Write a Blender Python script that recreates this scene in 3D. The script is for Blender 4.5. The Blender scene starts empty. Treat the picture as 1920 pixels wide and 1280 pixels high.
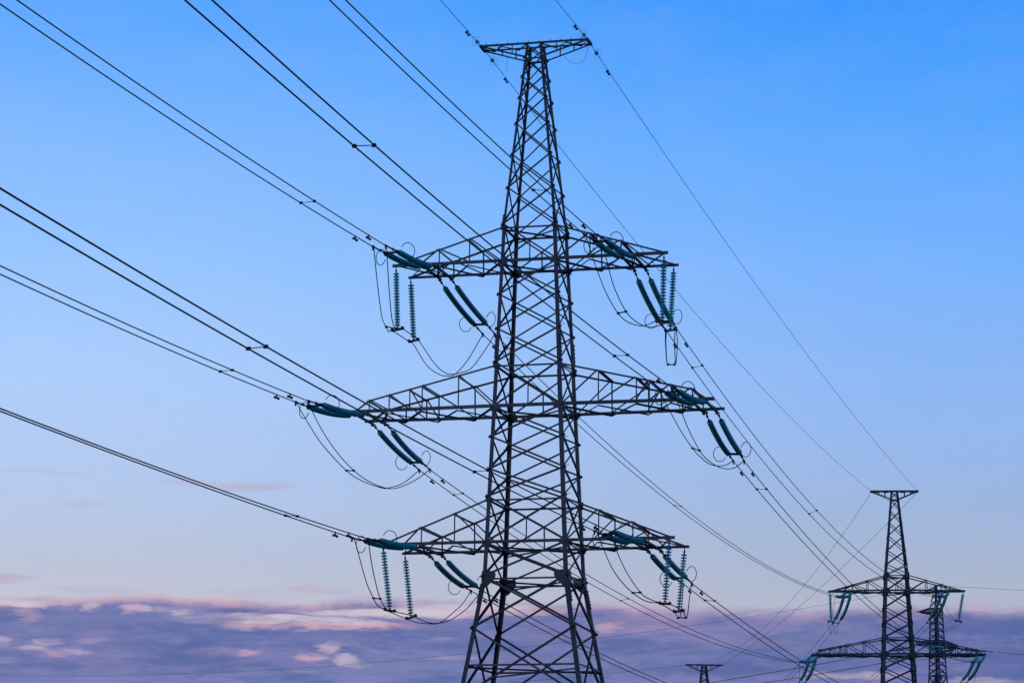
import bpy, math, random
from mathutils import Vector, Matrix
random.seed(7)
C = bpy.context.scene.collection
R_ = math.radians

# ------------------------------------------------------------------ camera
EYE = 1.7
TILT, ROLL, FPX = 0.1885, 0.0035, 5200.0
cam = bpy.data.cameras.new('camera')
cam.sensor_fit = 'HORIZONTAL'; cam.sensor_width = 36.0
cam.lens = FPX / 1920.0 * 36.0
cam.clip_start = 0.5; cam.clip_end = 20000
camo = bpy.data.objects.new('camera', cam)
C.objects.link(camo)
camo.matrix_world = (Matrix.Translation((0, 0, EYE)) @ Matrix.Rotation(math.pi/2 + TILT, 4, 'X')
                     @ Matrix.Rotation(ROLL, 4, 'Z'))
bpy.context.scene.camera = camo

# ------------------------------------------------------------------ colour management
sc = bpy.context.scene
sc.view_settings.view_transform = 'Standard'
sc.view_settings.look = 'None'
sc.view_settings.exposure = 0.0
sc.view_settings.gamma = 1.0

# ------------------------------------------------------------------ world: dusk sky with a low cloud bank
SUN_EL, SUN_AZ = R_(4.0), R_(215.0)      # low, behind the camera and a little to the left
w = bpy.data.worlds.new('World'); sc.world = w
w.use_nodes = True
nt = w.node_tree; nt.nodes.clear()
def lin(c):
    return tuple(((v/255)/12.92 if v/255 <= 0.04045 else ((v/255+0.055)/1.055)**2.4) for v in c) + (1.0,)
def N(t, **kw):
    n = nt.nodes.new(t)
    for k, v in kw.items(): setattr(n, k, v)
    return n
def L(a, b): nt.links.new(a, b)
def M(op, a, b=None, c=None, clamp=False):
    n = N('ShaderNodeMath', operation=op); n.use_clamp = clamp
    for i, v in enumerate((a, b, c)):
        if v is None: continue
        if isinstance(v, (int, float)): n.inputs[i].default_value = v
        else: L(v, n.inputs[i])
    return n.outputs[0]
def sstep(x, a, b):                       # smooth 0..1 as x runs a..b
    n = N('ShaderNodeMapRange', interpolation_type='SMOOTHSTEP')
    L(x, n.inputs['Value'])
    for k, v in (('From Min', a), ('From Max', b)):
        if isinstance(v, (int, float)): n.inputs[k].default_value = v
        else: L(v, n.inputs[k])
    return n.outputs[0]
def mixc(f, a, b):
    n = N('ShaderNodeMix', data_type='RGBA')
    if isinstance(f, (int, float)): n.inputs[0].default_value = f
    else: L(f, n.inputs[0])
    for i, v in ((6, a), (7, b)):
        if isinstance(v, tuple): n.inputs[i].default_value = v
        else: L(v, n.inputs[i])
    return n.outputs[2]
tc = N('ShaderNodeTexCoord')
sx = N('ShaderNodeSeparateXYZ'); L(tc.outputs['Generated'], sx.inputs[0])
EL = M('ARCSINE', sx.outputs[2])
AZ = M('ARCTAN2', sx.outputs[0], sx.outputs[1])
def noise(ka, ke, seed, detail=5, rough=0.55):
    cx = N('ShaderNodeCombineXYZ')
    L(M('MULTIPLY', AZ, ka), cx.inputs[0]); L(M('MULTIPLY', EL, ke), cx.inputs[1])
    cx.inputs[2].default_value = seed
    n = N('ShaderNodeTexNoise'); n.inputs['Scale'].default_value = 1.0
    n.inputs['Detail'].default_value = detail; n.inputs['Roughness'].default_value = rough
    L(cx.outputs[0], n.inputs['Vector'])
    return n.outputs['Fac']
def sky_dir(px, py):                      # a place in the photographed sky as azimuth / elevation
    x, y, z = (px-960)/FPX, 1.0, (640-py)/FPX
    ct, st = math.cos(TILT), math.sin(TILT)
    yy, zz = y*ct - z*st, y*st + z*ct
    return math.atan2(x, yy), math.atan2(zz, math.hypot(x, yy))
def ramp(pts):
    n = N('ShaderNodeValToRGB'); L(M('DIVIDE', EL, 0.5), n.inputs[0])
    cr = n.color_ramp; cr.interpolation = 'B_SPLINE' if False else 'LINEAR'
    while len(cr.elements) > 1: cr.elements.remove(cr.elements[0])
    cr.elements[0].position = pts[0][0]/0.5; cr.elements[0].color = lin(pts[0][1])
    for e, c in pts[1:]:
        el = cr.elements.new(e/0.5); el.color = lin(c)
    return n.outputs[0]
skyL = ramp([(0.0, (204,190,200)), (0.09, (199,197,212)), (0.106, (190,197,217)), (0.13, (183,202,235)), (0.175, (174,207,253)),
             (0.214, (154,199,255)), (0.262, (127,185,255)), (0.310, (86,166,255)), (0.42, (44,125,235))])
skyR = ramp([(0.0, (190,180,195)), (0.09, (178,182,201)), (0.106, (167,181,206)), (0.13, (155,181,222)), (0.156, (146,183,239)),
             (0.214, (118,178,254)), (0.262, (88,167,254)), (0.310, (56,150,253)), (0.42, (30,110,225))])
sky = mixc(sstep(AZ, -0.21, 0.21), skyL, skyR)
# faint mottling of the air
sky = mixc(M('MULTIPLY', sstep(noise(24, 70, 3.3, 4), 0.35, 0.75), 0.05), sky, lin((196,204,240)))
sky = mixc(M('MULTIPLY', sstep(noise(150, 170, 40.0, 3, .7), 0.5, 0.7), 0.05), sky, lin((90,190,255)))
sky = mixc(M('MULTIPLY', sstep(noise(150, 170, 60.0, 3, .7), 0.5, 0.7), 0.05), sky, lin((165,165,255)))

# --- cloud bank low over the horizon
def cen(x, k): return M('MULTIPLY', M('SUBTRACT', x, 0.5), k)
AZ0, EL0 = AZ, EL
AZ_W = M('ADD', AZ0, M('ADD', cen(noise(22, 110, 1.7, 6, .62), .030), cen(noise(95, 380, 5.1, 4, .6), .009)))
EL_W = M('ADD', EL0, M('ADD', cen(noise(18, 90, 8.3, 6, .62), .0085), cen(noise(80, 330, 2.9, 4, .6), .0035)))
edge = M('ADD', M('MULTIPLY_ADD', M('SUBTRACT', noise(9, 5, 4.2, 3), 0.5), 0.0065, 0.0947), cen(noise(38, 5, 6.6, 5, .65), .0048))
edge = M('SUBTRACT', edge, M('MULTIPLY', sstep(AZ, 0.02, 0.1), 0.0026))
depth = M('SUBTRACT', edge, M('ADD', M('MULTIPLY', EL_W, .55), M('MULTIPLY', EL0, .45)))           # > 0 inside the bank
bank = sstep(depth, -0.0022, 0.0026)
n_body = noise(14, 110, 12.5, 7, 0.62)
n_pink = noise(10, 75, 21.0, 6, 0.62)
n_fine = noise(44, 250, 31.0, 6, 0.62)
n_mott = noise(85, 260, 17.0, 5, 0.7)
body = mixc(sstep(n_body, 0.38, 0.62), lin((97,112,167)), lin((122,127,178)))
body = mixc(M('MULTIPLY', sstep(n_fine, 0.42, 0.72), 0.40), body, lin((104,120,176)))
body = mixc(M('MULTIPLY', sstep(n_pink, 0.48, 0.66), 0.45), body, lin((146,134,184)))
body = mixc(M('MULTIPLY', sstep(n_mott, 0.45, 0.72), 0.42), body, lin((134,138,186)))
body = mixc(M('MULTIPLY', sstep(AZ, 0.1, 0.19), 0.60), body, lin((80,99,160)))
rimL, rimR = lin((208,170,186)), lin((158,150,192))
rim = mixc(sstep(AZ, -0.07, 0.08), rimL, rimR)
rim = mixc(M('MULTIPLY', sstep(n_fine, 0.42, 0.66), 0.5), rim, lin((220,180,186)))
body = mixc(M('MULTIPLY', sstep(M('ADD', depth, cen(n_body, .006)), 0.0046, 0.0002), 0.85), body, rim)
def blobs(lst):                           # soft ragged patches: (px, py, half width, half height, strength)
    acc = None
    for px, py, hw, hh, s in lst:
        a, e = sky_dir(px, py)
        da = M('MULTIPLY', M('ADD', AZ_W, -a), FPX/hw); de = M('MULTIPLY', M('ADD', EL_W, -e), FPX/hh)
        d2 = M('ADD', M('MULTIPLY', da, da), M('MULTIPLY', de, de))
        f = M('MULTIPLY', M('POWER', sstep(d2, 3.2, 0.0), 1.5), s)
        acc = f if acc is None else M('MAXIMUM', acc, f)
    return acc
gap = blobs([(740,1150,140,8,.9), (560,1162,100,6,.85), (880,1140,110,7,.7), (640,1170,90,6,.6), (20,1137,80,6,.75), (175,1144,19,7,.5), (257,1147,18,7,.42), (300,1148,60,4,.3), (328,1150,24,6,.48),
             (455,1157,30,3.5,.6), (68,1215,27,6,.5), (98,1203,22,5,.42), (637,1218,20,10,.52), (668,1240,26,9,.56), (170,1201,28,4,.3), (148,1219,28,5,.4), (5,1202,22,5,.4), (455,1157,60,5,.5), (400,1160,90,5,.3),
             (1600,1263,90,7,.42), (1840,1276,70,5,.4)])
pink = blobs([(600,1238,30,8,.8), (640,1176,120,6,.9), (760,1155,60,12,.3), (470,1170,50,7,.7), (105,1224,22,7,.5), (1157,1176,14,10,.6), (1225,1166,90,16,.35),
              (1380,1200,90,13,.25), (1240,1140,200,8,.4), (880,1148,190,8,.7), (456,1227,24,8,.65), (430,1225,60,8,.3), (65,1155,24,8,.6), (1590,1148,130,10,.25),
              (150,1118,110,6,.6), (330,1122,120,6,.7), (480,1124,60,5,.6), (255,1146,18,7,.7), (640,1212,40,4,.35)])
body = mixc(M('MULTIPLY', sstep(noise(30, 170, 71.0, 6, .65), 0.5, 0.72), 0.55), body, lin((130,128,186)))
body = mixc(M('MULTIPLY', sstep(noise(30, 130, 83.0, 6, .62), 0.53, 0.36), 0.6), body, lin((84,101,159)))
body = mixc(M('MULTIPLY', sstep(noise(48, 190, 97.0, 6, .65), 0.52, 0.72), 0.42), body, lin((150,146,194)))
brk = M('MULTIPLY_ADD', cen(noise(70, 300, 44.0, 6, .7), 1.0), 1.8, 1.0)
gapv = M('MULTIPLY', gap, brk); pinkv = M('MULTIPLY', pink, brk)
wild = sstep(M('ADD', noise(24, 210, 52.0, 6, .62), M('MULTIPLY', sstep(AZ, -0.02, 0.05), -0.08)), 0.60, 0.74)     # unplanned small breaks
body = mixc(M('MULTIPLY', sstep(M('MAXIMUM', pinkv, gapv), 0.0, 0.85), 0.55), body, lin((206,168,184)))
body = mixc(M('MULTIPLY', sstep(pinkv, 0.4, 1.2), 0.6), body, lin((226,184,184)))
body = mixc(M('MULTIPLY', wild, 0.5), body, lin((186,170,198)))
body = mixc(M('MULTIPLY', sstep(gapv, 0.06, 1.15), 0.9), body, lin((207,203,217)))
sky = mixc(bank, sky, body)
# thin pinkish shreds above the bank
shred = blobs([(470,910,62,8,.55), (352,904,40,6,.4), (90,887,60,6,.25), (165,951,40,6,.3), (14,1091,40,6,.85), (600,1102,60,6,.5), (480,1112,70,5,.3),
               (1838,1131,40,8,.75), (1255,1127,80,6,.45), (170,1110,70,6,.35), (720,1118,60,5,.5)])
sky = mixc(M('MULTIPLY', M('MULTIPLY', shred, brk, clamp=True), .8), sky, lin((184,168,196)))
# the rest of the dome, outside the photographed band, is the plain daylight model
nis = N('ShaderNodeTexSky', sky_type='NISHITA'); nis.sun_disc = False
nis.sun_elevation = SUN_EL; nis.sun_rotation = SUN_AZ
nis.air_density = 1.2; nis.dust_density = 0.6; nis.ozone_density = 2.0
bgN = N('ShaderNodeBackground'); L(nis.outputs[0], bgN.inputs[0]); bgN.inputs[1].default_value = 0.12
bgS = N('ShaderNodeBackground'); L(sky, bgS.inputs[0]); bgS.inputs[1].default_value = 1.0
mx = N('ShaderNodeMixShader'); L(sstep(EL, 0.36, 0.75), mx.inputs[0]); L(bgS.outputs[0], mx.inputs[1]); L(bgN.outputs[0], mx.inputs[2])
wo = N('ShaderNodeOutputWorld'); L(mx.outputs[0], wo.inputs[0])

sun = bpy.data.lights.new('sun', 'SUN'); sun.energy = 0.25; sun.angle = R_(8); sun.color = (1.0, 0.90, 0.84)
suno = bpy.data.objects.new('sun', sun); C.objects.link(suno)
sd = Vector((math.sin(SUN_AZ)*math.cos(SUN_EL), math.cos(SUN_AZ)*math.cos(SUN_EL), math.sin(SUN_EL)))
suno.rotation_euler = sd.to_track_quat('Z', 'Y').to_euler()
suno.location = (-40, -60, 60)

# ------------------------------------------------------------------ materials
def mat(name, build):
    m = bpy.data.materials.new(name); m.use_nodes = True
    t = m.node_tree; b = t.nodes['Principled BSDF']
    build(t, b); return m
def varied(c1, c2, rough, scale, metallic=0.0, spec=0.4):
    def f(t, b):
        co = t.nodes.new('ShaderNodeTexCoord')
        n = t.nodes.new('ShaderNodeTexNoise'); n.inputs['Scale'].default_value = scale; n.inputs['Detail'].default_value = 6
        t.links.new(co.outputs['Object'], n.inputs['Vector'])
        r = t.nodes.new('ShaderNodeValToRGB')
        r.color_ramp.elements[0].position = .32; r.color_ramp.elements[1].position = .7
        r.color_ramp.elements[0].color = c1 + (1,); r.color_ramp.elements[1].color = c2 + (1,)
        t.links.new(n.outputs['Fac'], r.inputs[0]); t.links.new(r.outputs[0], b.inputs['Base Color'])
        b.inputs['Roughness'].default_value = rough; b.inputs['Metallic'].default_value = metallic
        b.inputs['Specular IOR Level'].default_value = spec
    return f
def weathered(c1, c2, rough, scale, spec):  # every bar has weathered a little differently, with a few rusty streaks
    base = varied(c1, c2, rough, scale, 0, spec)
    def f(t, b):
        base(t, b)
        src = b.inputs['Base Color'].links[0].from_socket
        oi = t.nodes.new('ShaderNodeObjectInfo'); mr = t.nodes.new('ShaderNodeMapRange')
        mr.inputs['To Min'].default_value = .55; mr.inputs['To Max'].default_value = 1.5
        t.links.new(oi.outputs['Random'], mr.inputs['Value'])
        hs = t.nodes.new('ShaderNodeHueSaturation'); t.links.new(src, hs.inputs['Color']); t.links.new(mr.outputs[0], hs.inputs['Value'])
        co = t.nodes.new('ShaderNodeTexCoord'); n = t.nodes.new('ShaderNodeTexNoise'); n.inputs['Scale'].default_value = 1.1; n.inputs['Detail'].default_value = 8
        t.links.new(co.outputs['Object'], n.inputs['Vector'])
        r2 = t.nodes.new('ShaderNodeMapRange'); r2.inputs['From Min'].default_value = .60; r2.inputs['From Max'].default_value = .74; r2.inputs['To Max'].default_value = .55
        t.links.new(n.outputs['Fac'], r2.inputs['Value'])
        mx_ = t.nodes.new('ShaderNodeMix'); mx_.data_type = 'RGBA'; mx_.inputs[7].default_value = (.075, .036, .022, 1)
        t.links.new(r2.outputs[0], mx_.inputs[0]); t.links.new(hs.outputs[0], mx_.inputs[6]); t.links.new(mx_.outputs[2], b.inputs['Base Color'])
    return f
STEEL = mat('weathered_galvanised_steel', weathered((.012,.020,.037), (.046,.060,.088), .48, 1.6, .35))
FIT = mat('dark_line_hardware', varied((.016,.018,.022), (.04,.04,.045), .5, 9.0, .2, .3))
CABLE = mat('weathered_aluminium_cable', varied((.018,.02,.026), (.04,.042,.05), .6, 3.0, .2))
def glass(t, b):
    co = t.nodes.new('ShaderNodeTexCoord'); n = t.nodes.new('ShaderNodeTexNoise'); n.inputs['Scale'].default_value = 6
    t.links.new(co.outputs['Object'], n.inputs['Vector'])
    r = t.nodes.new('ShaderNodeValToRGB')
    r.color_ramp.elements[0].color = (.018,.42,.46,1); r.color_ramp.elements[1].color = (.06,.66,.66,1)
    t.links.new(n.outputs['Fac'], r.inputs[0]); t.links.new(r.outputs[0], b.inputs['Base Color'])
    b.inputs['Roughness'].default_value = .12
    b.inputs['Transmission Weight'].default_value = .12; b.inputs['IOR'].default_value = 1.5
GLASS = mat('green_insulator_glass', glass)
GROUND = mat('dry_meadow', varied((.05,.06,.028), (.11,.10,.055), .95, .35, 0, .1))

# ------------------------------------------------------------------ mesh builder
class MB:
    def __init__(s): s.v = []; s.f = []
    def add(s, vs, fs):
        o = len(s.v); s.v += [tuple(x) for x in vs]; s.f += [tuple(i+o for i in f) for f in fs]
    def ang(s, p, q, e1, e2, a, t):        # steel angle section from p to q, flanges along e1 and e2
        p, q = Vector(p), Vector(q); d = (q-p).normalized()
        e1 = Vector(e1); e1 = (e1 - d*e1.dot(d)).normalized()
        e2 = Vector(e2); e2 = (e2 - d*e2.dot(d)); e2 = (e2 - e1*e2.dot(e1)).normalized()
        pr = [(0,0),(a,0),(a,t),(t,t),(t,a),(0,a)]
        vs = [b + e1*x + e2*y for b in (p, q) for x, y in pr]
        fs = [(i, (i+1) % 6, 6+(i+1) % 6, 6+i) for i in range(6)] + [(0,1,2,3),(0,3,4,5),(6,9,8,7),(6,11,10,9)]
        s.add(vs, fs)
    def bar(s, p, q, a, b, up=(0,0,1)):
        p, q = Vector(p), Vector(q); d = (q-p).normalized(); up = Vector(up)
        if abs(d.dot(up)) > .98: up = Vector((1,0,0))
        x = d.cross(up).normalized(); y = x.cross(d)
        vs = [c + x*i*a/2 + y*j*b/2 for c in (p, q) for i, j in ((-1,-1),(1,-1),(1,1),(-1,1))]
        s.add(vs, [(0,1,5,4),(1,2,6,5),(2,3,7,6),(3,0,4,7),(0,3,2,1),(4,5,6,7)])
    def prism(s, pts, n, t):
        n = Vector(n).normalized(); k = len(pts)
        vs = [Vector(p) for p in pts] + [Vector(p)+n*t for p in pts]
        s.add(vs, [tuple(range(k-1,-1,-1)), tuple(range(k, 2*k))] + [(i,(i+1)%k,k+(i+1)%k,k+i) for i in range(k)])
    def tube(s, pts, r, n=6):
        pts = [Vector(p) for p in pts]; rs = r if isinstance(r, (list, tuple)) else [r]*len(pts)
        vs = []; fs = []; m = len(pts); prev = None
        for i, p in enumerate(pts):
            d = (pts[min(i+1, m-1)] - pts[max(i-1, 0)]).normalized()
            if prev is None:
                up = Vector((0,0,1)) if abs(d.z) < .9 else Vector((1,0,0)); x = d.cross(up).normalized()
            else:
                x = (prev - d*prev.dot(d)).normalized()
            prev = x; y = d.cross(x)
            for j in range(n):
                a = 2*math.pi*j/n; vs.append(p + (x*math.cos(a)+y*math.sin(a))*rs[i])
        for i in range(m-1):
            for j in range(n): fs.append((i*n+j, i*n+(j+1)%n, (i+1)*n+(j+1)%n, (i+1)*n+j))
        fs += [tuple(range(n-1,-1,-1)), tuple(range((m-1)*n, m*n))]
        s.add(vs, fs)
    def lathe(s, p, d, prof, n=14):        # prof: (distance along d, radius)
        p = Vector(p); d = Vector(d).normalized(); up = Vector((0,0,1)) if abs(d.z) < .9 else Vector((1,0,0))
        x = d.cross(up).normalized(); y = d.cross(x); m = len(prof); vs = []; fs = []
        for h, r in prof:
            for j in range(n):
                a = 2*math.pi*j/n; vs.append(p + d*h + (x*math.cos(a)+y*math.sin(a))*r)
        for i in range(m-1):
            for j in range(n): fs.append((i*n+j, i*n+(j+1)%n, (i+1)*n+(j+1)%n, (i+1)*n+j))
        fs += [tuple(range(n-1,-1,-1)), tuple(range((m-1)*n, m*n))]
        s.add(vs, fs)
    def mesh(s, name, m, smooth=False):
        me = bpy.data.meshes.new(name); me.from_pydata([tuple(v) for v in s.v], [], s.f); me.materials.append(m)
        if smooth: me.polygons.foreach_set('use_smooth', [True]*len(me.polygons))
        me.update(); return me
    def build(s, name, m, parent=None, smooth=False):
        return link(name, s.mesh(name, m, smooth), parent)
def link(name, me, parent=None):
    o = bpy.data.objects.new(name, me); C.objects.link(o)
    if parent is not None: o.parent = parent
    return o
def tag(o, label, cat, group=None, kind=None):
    o['label'] = label; o['category'] = cat
    if group: o['group'] = group
    if kind: o['kind'] = kind
    return o
def empty(name, mw, label, cat, group=None):
    o = bpy.data.objects.new(name, None); o.empty_display_size = .3; C.objects.link(o); o.matrix_world = mw
    return tag(o, label, cat, group)
def place(o, mw): o.matrix_world = mw; return o

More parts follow.
